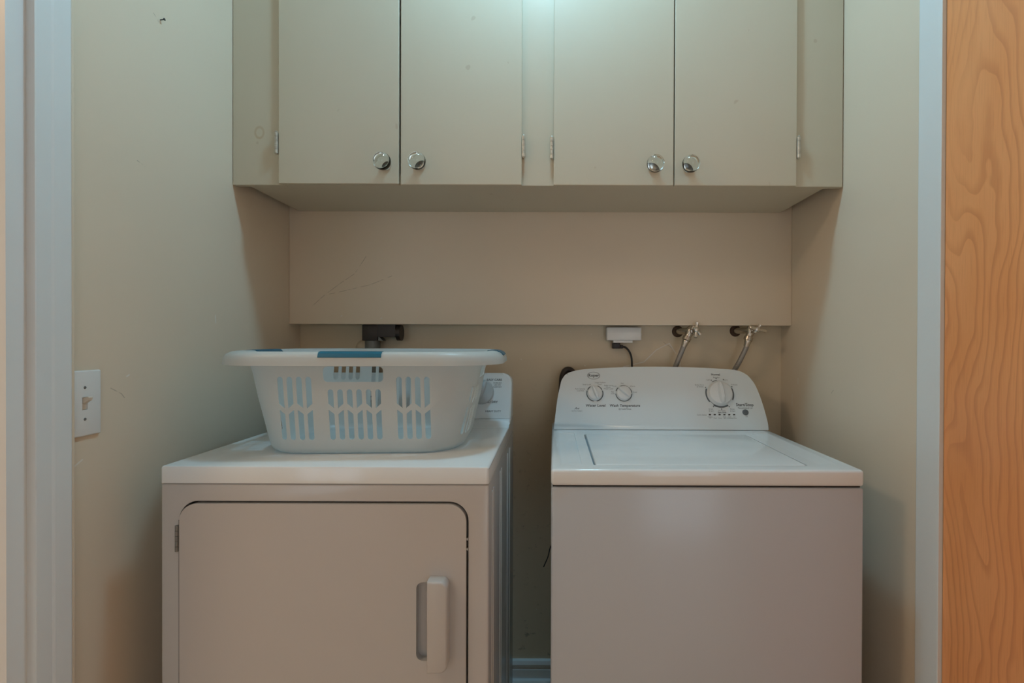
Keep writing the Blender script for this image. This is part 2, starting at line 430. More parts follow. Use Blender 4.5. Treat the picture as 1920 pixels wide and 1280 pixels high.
# ================================================================== WALL CABINET
cab = thing('wall_cabinet', 'cream painted wall cabinet with four flat doors and glass knobs', 'cabinet', (-0.047, 1.70, 1.684))
YF = 1.406
ZB, ZT = 1.6882, ZC - 0.002
bm = bmesh.new()
CX0, CX1 = -0.888, 0.787
box(bm, CX0, CX1, YF + 0.018, 1.7065, 1.692, 1.708); box(bm, CX0, CX0 + 0.016, YF + 0.018, 1.7065, 1.708, ZT); box(bm, CX1 - 0.016, CX1, YF + 0.018, 1.7065, 1.708, ZT)
obj('carcass', bm, M['cabinet'], cab)
bm = bmesh.new()
DX = [(-0.7845, -0.4420), (-0.4370, -0.0925), (-0.0015, 0.3395), (0.3425, 0.6895)]
FX0, FX1 = XL + 0.0015, XR - 0.0025
def frame_piece(x0, x1): box(bm, x0, x1, YF, YF + 0.018, ZB, ZT, bev=0.001, seg=1)
frame_piece(FX0, DX[0][0] + 0.012); frame_piece(DX[1][1] - 0.012, DX[2][0] + 0.012); frame_piece(DX[3][1] - 0.012, FX1)
box(bm, DX[0][0] + 0.012, DX[1][1] - 0.012, YF, YF + 0.018, ZB, ZB + 0.03); box(bm, DX[2][0] + 0.012, DX[3][1] - 0.012, YF, YF + 0.018, ZB, ZB + 0.03)
box(bm, DX[0][0] + 0.012, DX[1][1] - 0.012, YF, YF + 0.018, ZT - 0.06, ZT); box(bm, DX[2][0] + 0.012, DX[3][1] - 0.012, YF, YF + 0.018, ZT - 0.06, ZT)
obj('face_frame', bm, M['cabinet'], cab)
KN = [(-0.4782, 1.741), (-0.3814, 1.742), (0.2816, 1.737), (0.3799, 1.737)]
HG = [(-0.7890, 1.803), (-0.0870, 1.795), (-0.0070, 1.791), (0.6940, 1.795)]
YD = YF - 0.013
kn_mesh = kb_mesh = hg_mesh = None
for i, (x0, x1) in enumerate(DX):
    zb = (1.6885, 1.6865, 1.6865, 1.6865)[i]
    d = obj('door', B(x0, x1, YD, YF - 0.0008, zb, ZT - 0.03, bev=0.0018, seg=2), M['cabinet'], cab, loc=(x0, YD, zb))
    kx, kz = KN[i]
    if i == 0:
        bm = bmesh.new()
        prof = [(0.0, 0.058)] + [(0.0245 * math.sin(PI * k / 16), 0.0335 + 0.0245 * math.cos(PI * k / 16)) for k in range(1, 14)] + [(0.0100, 0.0132), (0.0, 0.0132)]
        lathe(bm, prof, (kx, YD, kz), (0, -1, 0), 32)
        k = obj('knob', bm, M['glass'], d, 40, loc=(kx, YD, kz)); k['label'] = 'clear glass ball knob'; kn_mesh = k.data
        bm = bmesh.new(); lathe(bm, [(0, 0.0130), (0.0085, 0.0125), (0.0095, 0.0062), (0.0125, 0.0060), (0.0150, 0.0035), (0.0155, 0.0), (0, 0)], (kx, YD, kz), (0, -1, 0), 24)
        kb = obj('knob_base', bm, M['chrome'], d, 40, loc=(kx, YD, kz)); kb_mesh = kb.data
        bm = bmesh.new(); hx, hz = HG[0]
        for q in range(5):
            tube(bm, [(hx, YF - 0.0150, hz - 0.030 + q * 0.012), (hx, YF - 0.0150, hz - 0.0185 + q * 0.012)], 0.0046, 10)
        tube(bm, [(hx, YF - 0.0150, hz + 0.0305), (hx, YF - 0.0150, hz + 0.034)], [0.0040, 0.0016], 10)
        tube(bm, [(hx, YF - 0.0150, hz - 0.0335), (hx, YF - 0.0150, hz - 0.0305)], [0.0016, 0.0040], 10)
        box(bm, hx - 0.0012, hx + 0.0012, YF - 0.014, YF - 0.0002, hz - 0.029, hz + 0.029)
        hg = obj('hinge', bm, M['steel_hinge'], d, 40, loc=(hx, YF, hz)); hg_mesh = hg.data
    else:
        for nm, me, (px, py, pz) in (('knob', kn_mesh, (kx, YD, kz)), ('knob_base', kb_mesh, (kx, YD, kz)), ('hinge', hg_mesh, (HG[i][0], YF, HG[i][1]))):
            o = bpy.data.objects.new(nm, me); C.objects.link(o); o.parent = d; o.location = Vector((px, py, pz)) - base_of(d)
            if nm == 'knob': o['label'] = 'clear glass ball knob'

# ================================================================== WASHING MACHINE
WX0, WX1, WY, WZ = -0.0047, 0.6941, 1.088, 0.958
ws = thing('washing_machine', 'white top-loading washing machine with three dials on its rear console', 'washing machine', (0.345, 1.40, 0))
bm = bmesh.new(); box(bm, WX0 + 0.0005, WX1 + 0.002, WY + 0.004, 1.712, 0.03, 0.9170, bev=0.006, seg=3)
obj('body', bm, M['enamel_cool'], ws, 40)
bm = bmesh.new(); box(bm, WX0 + 0.004, WX1 - 0.004, WY + 0.010, 1.706, 0.9165, 0.9220)
o = obj('seam', bm, M['gap'], ws); o['label'] = 'dark seam under the top deck'
for fx in (0.05, 0.64):
    for fy in (1.15, 1.68):
        bm = bmesh.new(); lathe(bm, [(0, 0), (0.022, 0), (0.022, 0.012), (0.009, 0.014), (0.009, 0.032), (0, 0.032)], (fx, fy, 0), (0, 0, 1), 16)
        obj('foot', bm, M['black'], ws, 40)
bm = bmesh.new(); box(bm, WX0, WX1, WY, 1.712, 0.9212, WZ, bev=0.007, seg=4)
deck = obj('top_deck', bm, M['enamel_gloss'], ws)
bm = bmesh.new()
LX0, LX1, LY0, LY1 = 0.0985, 0.586, 1.128, 1.492
prism(bm, rrect(LX0 - 0.0055, LX1 + 0.003, LY0 - 0.0022, LY1 + 0.0025, 0.008, 4), 'z', WZ - 0.018, WZ + 0.01)
boolean(deck, bm)
bm = bmesh.new()
for (x0, x1) in ((0.020, 0.066), (0.617, 0.664)):   # shallow slanted side bays
    v = [bm.verts.new(p) for p in ((x0, 1.14, WZ - 0.0004), (x1, 1.14, WZ - 0.0004), (x1, 1.52, WZ - 0.0004), (x0, 1.52, WZ - 0.0004),
         (x0, 1.14, WZ + 0.01), (x1, 1.14, WZ + 0.01), (x1, 1.52, WZ + 0.01), (x0, 1.52, WZ + 0.01))]
    v[0].co.z -= 0.002 if x0 > 0.3 else 0.0; v[3].co.z -= 0.003 if x0 > 0.3 else 0.0
    v[1].co.z -= 0.002 if x0 < 0.3 else 0.0; v[2].co.z -= 0.003 if x0 < 0.3 else 0.0
    for f in ((3, 2, 1, 0), (4, 5, 6, 7), (0, 1, 5, 4), (1, 2, 6, 5), (2, 3, 7, 6), (3, 0, 4, 7)): bm.faces.new([v[i] for i in f])
boolean(deck, bm); sharp(deck, 25)
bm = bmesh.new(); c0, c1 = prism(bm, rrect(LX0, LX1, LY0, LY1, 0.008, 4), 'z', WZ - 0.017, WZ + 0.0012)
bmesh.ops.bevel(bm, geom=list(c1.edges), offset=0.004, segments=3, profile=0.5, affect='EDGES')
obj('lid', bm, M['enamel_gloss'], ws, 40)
# console: arched panel leaning back
PW = Plane(1.572, WZ, 0.4)
out = spline([Vector((x, z, 0)) for x, z in ((0.0010, WZ + 0.001), (0.0075, 1.010), (0.0141, 1.0569), (0.0245, 1.104), (0.0300, 1.117), (0.0400, 1.130), (0.0560, 1.1385), (0.1024, 1.148), (0.2196, 1.155), (0.3459, 1.1575), (0.4897, 1.155),
      (0.5850, 1.150), (0.6180, 1.146), (0.6420, 1.1365), (0.6580, 1.122), (0.6743, 1.0925), (0.6881, 1.0319), (0.6965, WZ + 0.001))], 4)
bm = bmesh.new()
fr = [bm.verts.new(PW.at(p.x, p.y)) for p in out]
bk = [bm.verts.new((0.3475 + (p.x - 0.3475) * 0.985, 1.704, WZ + 0.001 + (p.y - WZ - 0.001) * 0.97)) for p in out]
front = bm.faces.new(fr); bm.faces.new(list(reversed(bk)))
for i in range(len(out) - 1): bm.faces.new((fr[i + 1], fr[i], bk[i], bk[i + 1]))
bm.faces.new((fr[0], fr[-1], bk[-1], bk[0]))
es = [e for e in front.edges if not (e.verts[0] in (fr[0], fr[-1]) and e.verts[1] in (fr[0], fr[-1]))]
bmesh.ops.bevel(bm, geom=es, offset=0.006, segments=3, profile=0.5, affect='EDGES')
con = obj('console', bm, M['console'], ws, 35)

def dial(parent, pl, x, z, r, h, ang, mat, label, name='dial', ridge=True, skirt=1.06):
    """round dial with a raised grip ridge; ang = pointer direction clockwise from twelve"""
    bm = bmesh.new(); c = pl.at(x, z)
    lathe(bm, [(0, -0.001), (r * skirt, -0.001), (r * skirt, 0.003), (r, 0.0045), (r * 0.97, h * 0.45), (r * 0.9, h * 0.52), (0, h * 0.55)], c, pl.n, 36)
    if ridge:
        a = math.radians(ang); d = pl.u * math.sin(a) + pl.v * math.cos(a); s = pl.n.cross(d)
        secs = [(-0.93, 0.10, 0.50), (-0.8, 0.17, 0.85), (-0.4, 0.22, 0.98), (0.0, 0.22, 1.0), (0.4, 0.19, 1.0), (0.8, 0.13, 0.95), (1.0, 0.08, 0.75)]
        rings = []
        for t, wd, hh in secs:
            p = c + d * (r * t)
            rings.append([bm.verts.new(p + s * (r * wd * q) + pl.n * (h * g)) for q, g in ((-1.2, 0.40), (-1.0, hh * 0.75), (-0.6, hh * 0.97), (0, hh), (0.6, hh * 0.97), (1.0, hh * 0.75), (1.2, 0.40))])
        for a_, b_ in zip(rings, rings[1:]):
            for k in range(6): bm.faces.new((a_[k], a_[k + 1], b_[k + 1], b_[k]))
        bm.faces.new(rings[0]); bm.faces.new(list(reversed(rings[-1])))
    o = obj(name, bm, mat, parent, 50)
    if label: o['label'] = label
    return o
dial(con, PW, 0.1370, 1.0705, 0.0235, 0.026, -22, M['dial'], 'water level dial, pointer just left of twelve')
dial(con, PW, 0.2327, 1.0705, 0.0235, 0.026, -50, M['dial'], 'wash temperature dial, pointer turned to the left')
dial(con, PW, 0.5500, 1.0710, 0.0390, 0.030, -4, M['dial'], 'large cycle dial, pointer upright')
bm = bmesh.new()
for a0, a1 in ((-62, -32), (20, 62), (70, 168), (190, 290)): arc_strip(bm, PW, 0.1370, 1.0705, 0.0255, 0.0283, a0, a1)
for a0, a1 in ((-72, -45), (-22, 30), (38, 84), (92, 268)): arc_strip(bm, PW, 0.2327, 1.0705, 0.0252, 0.0278, a0, a1)
for a0, a1, r0, r1 in ((-28, -5, .0445, .0465), (66, 118, .043, .0475), (232, 292, .043, .0475), (150, 213, .0425, .048), (213, 232, .0425, .0440)): arc_strip(bm, PW, 0.5500, 1.0710, r0, r1, a0, a1)
for a in (-7, -28, 22, 63, -66, 148, 180, 212):
    c = math.radians(a); arc_strip(bm, PW, 0.55 + 0.0485 * math.sin(c), 1.071 + 0.0485 * math.cos(c), 0.0, 0.0021, 0, 360, n=8)
obj('dial_rings', bm, M['ring'], con)['kind'] = 'stuff'
bm = bmesh.new()
text(bm, 'Water Level', 0.0128, PW, 0.138, 1.0319, bold=0.0002, shear=0.12)
text(bm, 'Wash Temperature', 0.0125, PW, 0.234, 1.0319, bold=0.0002, shear=0.12)
text(bm, '@ Cold Rinse', 0.0072, PW, 0.2335, 1.0215)
text(bm, 'Normal', 0.0095, PW, 0.5440, 1.1322, bold=0.0002)
text(bm, 'Start/Stop', 0.0142, PW, 0.6275, 1.0360, bold=0.0002)
text(bm, 'Pause/Unlock Lid', 0.0068, PW, 0.6275, 1.0258)
text(bm, 'Aw', 0.0110, PW, 0.0767, 1.0230, shear=0.3)
text(bm, 'Spin Only', 0.0070, PW, 0.5500, 1.0120, bold=0.0001)
# oval badge
arc_strip(bm, PW, 0.1345, 1.1275, 0.0205, 0.0216, 0, 360, n=40, ry=0.60)
arc_strip(bm, PW, 0.1345, 1.1275, 0.0188, 0.0192, 0, 360, n=40, ry=0.58)
text(bm, 'Roper', 0.0140, PW, 0.1345, 1.1278, bold=0.0003)
obj('lettering', bm, M['ink'], con)['kind'] = 'stuff'
bm = bmesh.new()
for s, x, z, sz in (('Small Load', 0.111, 1.0985, .0064), ('Auto Sensing', 0.088, 1.0845, .0062), ('Load Size', 0.090, 1.0785, .0062), ('Large Medium', 0.156, 1.1050, .0062), ('Load', 0.154, 1.0995, .0062),
                    ('Bulky Items', 0.1835, 1.0955, .0062), ('Heavy', 0.182, 1.0902, .0062), ('Water Level', 0.1825, 1.0850, .0062),
                    ('Hot', 0.229, 1.1028, .0064), ('Cold', 0.203, 1.0935, .0062), ('Tap', 0.195, 1.0755, .0062), ('Cold', 0.196, 1.0700, .0062), ('Warm', 0.263, 1.0935, .0064), ('Cool', 0.270, 1.0745, .0064),
                    ('Regular', 0.5455, 1.1225, .0070), ('Light', 0.5170, 1.1150, .0064), ('Bulky Items', 0.4860, 1.0985, .0064), ('& Sheets', 0.4880, 1.0928, .0064), ('Heavy', 0.5745, 1.1150, .0064), ('Delicate', 0.6020, 1.0995, .0064),
                    ('Drain', 0.5150, 1.0225, .0064), ('& Spin', 0.5155, 1.0165, .0064), ('Rinse', 0.5850, 1.0225, .0064), ('& Spin', 0.5855, 1.0165, .0064), ('No Rinse', 0.5500, 1.0180, .0060),
                    ('Cycle Status', 0.4830, 1.0045, .0064), ('Off', 0.6280, 0.9995, .0055), ('AUTO WASH', 0.0767, 1.0148, .0058)):
    text(bm, s, sz, PW, x, z)
for i, (a, b) in enumerate((('Sensing', 'Fill'), ('', 'Wash'), ('', 'Rinse'), ('Final', 'Spin'), ('Cycle', 'Complete'), ('Lid', 'Locked'))):
    x = 0.5095 + 0.01575 * i
    if a: text(bm, a, .0048, PW, x, 0.9985)
    text(bm, b, .0048, PW, x, 0.9945)
obj('fine_lettering', bm, M['ink_soft'], con)['kind'] = 'stuff'
for i in range(6):
    bm = bmesh.new(); x = 0.5095 + 0.01575 * i; pts = rrect(-0.0035, 0.0035, -0.0018, 0.0018, 0.0015, 4)
    a = [bm.verts.new(PW.at(x, 1.0052, 0.0012) + PW.u * p + PW.v * q) for p, q in pts]; b = [bm.verts.new(PW.at(x, 1.0052, -0.001) + PW.u * p + PW.v * q) for p, q in pts]
    bm.faces.new(a); bm.faces.new(list(reversed(b)))
    for k in range(len(pts)): bm.faces.new((a[k - 1], a[k], b[k], b[k - 1]))
    obj('indicator_light', bm, M['black'], con)
bm = bmesh.new(); lathe(bm, [(0, 0.004), (0.0075, 0.004), (0.0092, 0.003), (0.0098, 0), (0.0098, -0.001), (0, -0.001)], PW.at(0.6262, 1.0128), PW.n, 24)
o = obj('start_button', bm, M['ring'], con, 40); o['label'] = 'round dark grey start button'

# ================================================================== DRYER
DX0, DX1, DY, DZ, DYB = -0.8185, -0.1342, 1.017, 0.981, 1.640
dr = thing('clothes_dryer', 'white front-loading clothes dryer with the laundry basket on top', 'dryer', (-0.476, 1.33, 0))
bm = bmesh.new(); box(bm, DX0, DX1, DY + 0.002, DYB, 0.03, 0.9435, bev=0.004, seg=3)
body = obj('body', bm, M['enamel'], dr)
OX0, OX1, OZ0, OZ1 = -0.7800, -0.1762, 0.28, 0.9080
bm = bmesh.new(); prism(bm, rrect(OX0, OX1, OZ0, OZ1, 0.040, 10), 'y', DY - 0.02, DY + 0.045)
boolean(body, bm); sharp(body, 30)
bm = bmesh.new(); prism(bm, rrect(OX0 + 0.0006, OX1 - 0.0006, OZ0 + 0.0006, OZ1 - 0.0006, 0.039, 10), 'y', DY + 0.036, DY + 0.0445)
obj('door_recess', bm, M['gap'], dr)
bm = bmesh.new(); box(bm, OX0 - 0.0008, OX0 + 0.0026, DY + 0.0010, DY + 0.030, 0.33, 0.868)
obj('door_gasket', bm, M['gap'], dr)  # dark strip standing in for the shade in the door's left gap
for ry in (1.075, 1.10, 1.235, 1.265, 1.43, 1.50):
    bm = bmesh.new(); box(bm, DX1 - 0.001, DX1 + 0.0022, ry - 0.006, ry + 0.006, 0.05, 0.915, bev=0.0015, seg=2)
    obj('side_rib', bm, M['enamel'], dr, 60)
for fx in (-0.77, -0.18):
    for fy in (1.08, 1.58):
        bm = bmesh.new(); lathe(bm, [(0, 0), (0.022, 0), (0.022, 0.012), (0.009, 0.014), (0.009, 0.032), (0, 0.032)], (fx, fy, 0), (0, 0, 1), 16)
        obj('foot', bm, M['black'], dr, 40)
bm = bmesh.new()
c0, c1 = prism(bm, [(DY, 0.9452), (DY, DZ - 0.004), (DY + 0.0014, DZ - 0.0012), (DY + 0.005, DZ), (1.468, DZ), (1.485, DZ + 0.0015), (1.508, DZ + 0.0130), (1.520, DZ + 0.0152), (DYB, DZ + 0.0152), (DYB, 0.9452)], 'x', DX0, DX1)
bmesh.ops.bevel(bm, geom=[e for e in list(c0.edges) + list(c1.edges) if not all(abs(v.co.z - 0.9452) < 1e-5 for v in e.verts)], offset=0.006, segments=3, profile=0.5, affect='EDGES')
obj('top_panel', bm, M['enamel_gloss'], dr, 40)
bm = bmesh.new(); box(bm, DX0 + 0.004, DX1 - 0.004, DY + 0.006, DYB - 0.01, 0.9430, 0.9456)
o = obj('seam', bm, M['gap'], dr); o['label'] = 'dark seam under the top panel'
# door
bm = bmesh.new(); c0, c1 = prism(bm, rrect(OX0 + 0.0028, OX1 - 0.0042, OZ0 + 0.004, OZ1 - 0.0045, 0.037, 10), 'y', DY - 0.0025, DY + 0.030)
bmesh.ops.bevel(bm, geom=list(c0.edges), offset=0.0045, segments=3, profile=0.5, affect='EDGES')
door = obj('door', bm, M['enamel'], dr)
bm = bmesh.new(); prism(bm, rrect(-0.2839, -0.2350, 0.5774, 0.7415, 0.014, 6, (1, 0, 0, 1)), 'y', DY - 0.02, DY + 0.014)
boolean(door, bm); sharp(door, 30)
bm = bmesh.new(); hr = []
for ins, yy in ((0.0, DY - 0.0022), (0.0, DY - 0.0250), (0.0007, DY - 0.0278), (0.0022, DY - 0.0294), (0.0045, DY - 0.0300)):
    hr.append([bm.verts.new((x, yy, z)) for x, z in rrect(-0.2550 + ins * 0.4, -0.2140 - ins, 0.5680 + ins, 0.7548 - ins, 0.016 - ins, 8, (0, 1, 1, 0))])
bm.faces.new(hr[0]); bm.faces.new(list(reversed(hr[-1])))
for r0, r1 in zip(hr, hr[1:]):
    for k in range(len(r0)): bm.faces.new((r0[k - 1], r0[k], r1[k], r1[k - 1]))
hd = obj('handle', bm, M['enamel'], door)
bm = bmesh.new(); box(bm, -0.27, -0.2230, DY - 0.0205, DY + 0.03, 0.5785, 0.7430)
boolean(hd, bm); sharp(hd, 40)
bm = bmesh.new()
for q in range(5): tube(bm, [(-0.7822, DY - 0.0015, 0.8035 + q * 0.0109), (-0.7822, DY - 0.0015, 0.8138 + q * 0.0109)], 0.0038, 10)
o = obj('hinge', bm, M['grey_metal'], door, 40); o['label'] = 'dull metal barrel hinge'
for z in (0.829, 0.808):
    bm = bmesh.new(); lathe(bm, [(0, 0.004), (0.002, 0.0035), (0.0032, 0), (0, 0)], (-0.1775, DY + 0.004, z), (-1, 0, 0), 10)
    obj('latch_tab', bm, M['white_plastic'], dr, 40)
# console
PD = Plane(1.545, DZ + 0.0152, 0.25)
bm = bmesh.new(); CO = rrect(DX0 + 0.0005, DX1 - 0.0005, DZ + 0.0162, 1.139, 0.030, 8, (0, 0, 1, 1))
fr = [bm.verts.new(PD.at(x, z)) for x, z in CO]; bk = [bm.verts.new((x, 1.632, z - 0.004 * (z > 1.05))) for x, z in CO]
front = bm.faces.new(fr); bm.faces.new(list(reversed(bk)))
for i in range(len(CO)): bm.faces.new((fr[i], fr[i - 1], bk[i - 1], bk[i]))
bmesh.ops.bevel(bm, geom=[e for e in front.edges if not all(v.co.z < 1.0 for v in e.verts)], offset=0.006, segments=3, profile=0.5, affect='EDGES')
dcon = obj('console', bm, M['console'], dr, 35)
o = dial(dcon, PD, -0.2300, 1.0790, 0.0400, 0.022, 200, M['dial_grey'], 'grey cycle dial partly hidden by the basket', skirt=1.0)
bm = bmesh.new()
text(bm, 'EASY CARE', 0.0098, PD, -0.1905, 1.1170, bold=0.0001); text(bm, 'TIMED DRY', 0.0100, PD, -0.2030, 1.0480, bold=0.0002); text(bm, 'HEAVY DUTY', 0.0082, PD, -0.1910, 1.0195, bold=0.0001)
for i, s in enumerate(('MORE DRY', 'LESS DRY', 'DAMP DRY')): text(bm, s, 0.0055, PD, -0.1800, 1.1075 - i * 0.0065)
text(bm, 'FABRICS', 0.0070, PD, -0.6200, 1.1000); text(bm, 'COTTONS', 0.0070, PD, -0.5650, 1.1000); text(bm, 'START', 0.0085, PD, -0.3700, 1.0600)
for x in (-0.632, -0.608, -0.584): text(bm, 'DRY', 0.008, PD, x, 1.088); text(bm, 'LOW', 0.007, PD, x, 1.078)
obj('lettering', bm, M['ink'], dcon)['kind'] = 'stuff'
bm = bmesh.new()
for x, z in ((-0.640, 1.060), (-0.604, 1.055), (-0.575, 1.068), (-0.52, 1.056)):
    a = [bm.verts.new(PD.at(x + p, z + q, 0.0004)) for p, q in ((-0.010, -0.006), (0.010, -0.009), (0.012, 0.002), (0.002, 0.012), (-0.004, 0.002))]; bm.faces.new(a)
    text(bm, 'DRYER', 0.006, PD, x, z - 0.018)
obj('blue_print', bm, M['ink_blue'], dcon)['kind'] = 'stuff'
bm = bmesh.new()
for x in (-0.655, -0.615, -0.575, -0.535, -0.44, -0.40, -0.35): box(bm, x, x + 0.022, 1.5486, 1.556, 1.0045, 1.0195)
obj('vent_slots', bm, M['dial_grey'], dcon)['kind'] = 'stuff'

# ================================================================== LAUNDRY BASKET
BX, BY, BZ = -0.4575, 1.293, DZ + 0.0006
bk_t = thing('laundry_basket', 'white frosted plastic laundry basket with slotted sides and teal grips', 'basket', (BX, BY, BZ))
def ring(a, b, r, z, n=8, m=6):
    """rounded rectangle loop with subdivided straights, local coordinates"""
    pts = []
    cs = [(a - r, b - r, 0), (-a + r, b - r, 90), (-a + r, -b + r, 180), (a - r, -b + r, 270)]
    for k, (cx, cy, a0) in enumerate(cs):
        arc = [(cx + r * math.cos(math.radians(a0 + 90 * i / n)), cy + r * math.sin(math.radians(a0 + 90 * i / n))) for i in range(n + 1)]
        pts += arc
        nx, ny, na = cs[(k + 1) % 4]
        q = (nx + r * math.cos(math.radians(na)), ny + r * math.sin(math.radians(na)))
        for i in range(1, m): t = i / m; pts.append((arc[-1][0] * (1 - t) + q[0] * t, arc[-1][1] * (1 - t) + q[1] * t))
    return [(x + BX, y + BY, z + BZ) for x, y in pts]
HB = 0.2360
PROF = [(0.190, 0.125, 0.075, 0.0035), (0.210, 0.150, 0.085, 0.0012), (0.220, 0.160, 0.09, 0.0022), (0.2275, 0.166, 0.095, 0.007), (0.2325, 0.170, 0.098, 0.016), (0.236, 0.1725, 0.100, 0.030), (0.246, 0.179, 0.105, 0.075), (0.258, 0.187, 0.110, 0.130), (0.268, 0.194, 0.115, 0.185),
        (0.277, 0.199, 0.118, HB - 0.020), (0.282, 0.203, 0.120, HB - 0.006), (0.289, 0.2075, 0.123, HB - 0.001), (0.299, 0.213, 0.127, HB), (0.310, 0.2185, 0.131, HB - 0.0015),
        (0.320, 0.223, 0.135, HB - 0.006), (0.3255, 0.2255, 0.137, HB - 0.013), (0.3275, 0.2265, 0.138, HB - 0.022), (0.3280, 0.227, 0.138, HB - 0.030)]
bm = bmesh.new(); rings = [[bm.verts.new(p) for p in ring(*q)] for q in PROF]
bm.faces.new(list(reversed(rings[0])))
for a, b in zip(rings, rings[1:]):
    for k in range(len(a)): bm.faces.new((a[k - 1], a[k], b[k], b[k - 1]))
shell = obj('tub', bm, M['basket'], bk_t)
md = shell.modifiers.new('s', 'SOLIDIFY'); md.thickness = 0.0022; md.offset = 0.0
bpy.context.view_layer.update()
nm = bpy.data.meshes.new_from_object(shell.evaluated_get(bpy.context.evaluated_depsgraph_get())); shell.modifiers.clear(); shell.data = nm
cut = bmesh.new()
def slot(axis, c, wd, z0, z1, ptop, pbot, a, b):
    """vertical slot; ptop / pbot = 0 round end, +-1 slanted end with its tip at the + or - side"""
    h = wd / 2; pts = []
    if pbot == 0: pts += [(c - h * math.cos(PI * i / 6), z0 + h - h * math.sin(PI * i / 6)) for i in range(7)]
    else: pts += [(c - h, z0 if pbot < 0 else z0 + 0.011), (c + h, z0 if pbot > 0 else z0 + 0.011)]
    if ptop == 0: pts += [(c + h * math.cos(PI * i / 6), z1 - h + h * math.sin(PI * i / 6)) for i in range(7)]
    else: pts += [(c + h, z1 if ptop > 0 else z1 - 0.010), (c - h, z1 if ptop < 0 else z1 - 0.010)]
    prism(cut, pts, axis, a, b)
W = 0.0125
def group(axis, xs, ztop, a, b, sgn=1):
    for i, x in enumerate(xs):
        tip = sgn * (1 if i % 2 == 0 else -1)
        slot(axis, x, W, 1.0895, ztop, 0, tip, a, b); slot(axis, x, W, 1.0160, 1.0865, -tip, 0, a, b)
g1 = [BX - 0.1640 + 0.0207 * i for i in range(4)]; g2 = [BX - 0.0545 + 0.0210 * i for i in range(6)]; g3 = [BX + 0.0980 + 0.0207 * i for i in range(4)]
f0, f1 = BY - 0.30, BY - 0.08
group('y', g1, 1.1620, f0, f1); group('y', g2, 1.1335, f0, f1); group('y', g3, 1.1620, f0, f1)
prism(cut, rrect(BX - 0.0690, BX + 0.0640, 1.1500, 1.1850, 0.010, 5), 'y', f0 + 0.095, f1)
b0, b1 = BY + 0.08, BY + 0.30
for g in (g1, g2, g3):
    for x in g: slot('y', x - 0.022, W, 1.0340 if g is g2 else 1.1250, 1.1760, 0, 0, b0, b1)
ys = [BY - 0.115 + 0.0207 * i for i in range(5)]
for (a, b) in ((BX - 0.40, BX - 0.12), (BX + 0.12, BX + 0.40)):
    group('x', ys, 1.1335, a, b)
    lo, hi = (BX - 0.295, BX - 0.15) if a < BX - 0.2 else (BX + 0.15, BX + 0.295)
    prism(cut, rrect(BY - 0.062, BY + 0.062, 1.1500, 1.1850, 0.010, 5), 'x', lo, hi)
boolean(shell, cut); sharp(shell, 35)
# teal grips follow the rolled rim
rim = [(p[0], p[1], p[3]) for p in PROF[10:16]]
def grip(side):
    bm = bmesh.new(); L = 0.068 if side == 'front' else 0.062
    prof = []
    for a, b, z in rim: prof.append((b if side == 'front' else a, z))
    outer = [(q + (0.0022 if i > 2 else -0.0022), z + 0.0022) for i, (q, z) in enumerate(prof)]
    outer[0] = (prof[0][0] - 0.0024, prof[0][1])
    inner = [(q + (0.0010 if i > 3 else (-0.0010 if i < 3 else 0)), z + 0.0013) for i, (q, z) in enumerate(prof)]
    poly = outer + list(reversed(inner))
    def pt(u, q, z):
        return {'front': (BX + u, BY - q, BZ + z), 'left': (BX - q, BY + u, BZ + z), 'right': (BX + q, BY + u, BZ + z)}[side]
    a = [bm.verts.new(pt(-L, q, z)) for q, z in poly]; b = [bm.verts.new(pt(L, q, z)) for q, z in poly]
    bm.faces.new(a); bm.faces.new(list(reversed(b)))
    for k in range(len(poly)): bm.faces.new((a[k - 1], a[k], b[k], b[k - 1]))
    o = obj('grip', bm, M['teal'], bk_t, 45); o['label'] = 'teal grip on the rim'
for s_ in ('front', 'left', 'right'): grip(s_)
bk_t.rotation_euler.z = math.radians(3.0)

# ================================================================== LIGHT SWITCH
SX, SY, SZ = XL, 0.9575, 1.1185
sw = thing('light_switch', 'white toggle light switch plate beside the left door casing', 'switch', (SX, SY, SZ))
bm = bmesh.new(); box(bm, SX, SX + 0.006, 0.9310, 0.9925, SZ - 0.0645, SZ + 0.0645, bev=0.003, seg=3)
plate = obj('plate', bm, M['white_plastic'], sw, 40)
bm = bmesh.new(); box(bm, SX + 0.002, SX + 0.012, SY - 0.0055, SY + 0.0055, SZ - 0.0125, SZ + 0.0125); boolean(plate, bm); sharp(plate, 35)
bm = bmesh.new(); box(bm, SX + 0.0015, SX + 0.0035, SY - 0.0052, SY + 0.0052, SZ - 0.0122, SZ + 0.0122)
prism(bm, [(SX + 0.002, SZ - 0.003), (SX + 0.002, SZ + 0.010), (SX + 0.0155, SZ + 0.0135), (SX + 0.0175, SZ + 0.0115), (SX + 0.0160, SZ + 0.0065), (SX + 0.008, SZ + 0.001)], 'y', SY - 0.0042, SY + 0.0042)
obj('toggle', bm, M['toggle'], sw)
for z in (SZ + 0.031, SZ - 0.031):
    bm = bmesh.new(); lathe(bm, [(0, 0.0008), (0.0022, 0.0008), (0.003, 0), (0, 0)], (SX + 0.006, SY, z), (1, 0, 0), 12)
    box(bm, SX + 0.0066, SX + 0.0070, SY - 0.0022, SY + 0.0022, z - 0.0004, z + 0.0004)
    obj('screw', bm, M['grey_metal'], sw)
# nail in the wall
bm = bmesh.new(); tube(bm, [(XL - 0.01, 1.149, 1.990), (XL + 0.009, 1.149, 1.993)], 0.0012, 8); tube(bm, [(XL + 0.009, 1.149, 1.993), (XL + 0.0105, 1.149, 1.9932)], 0.0028, 10)
tag(obj('nail', bm, M['black'], None, 40, loc=(XL, 1.149, 1.99)), 'small dark nail sticking out of the left wall', 'nail')

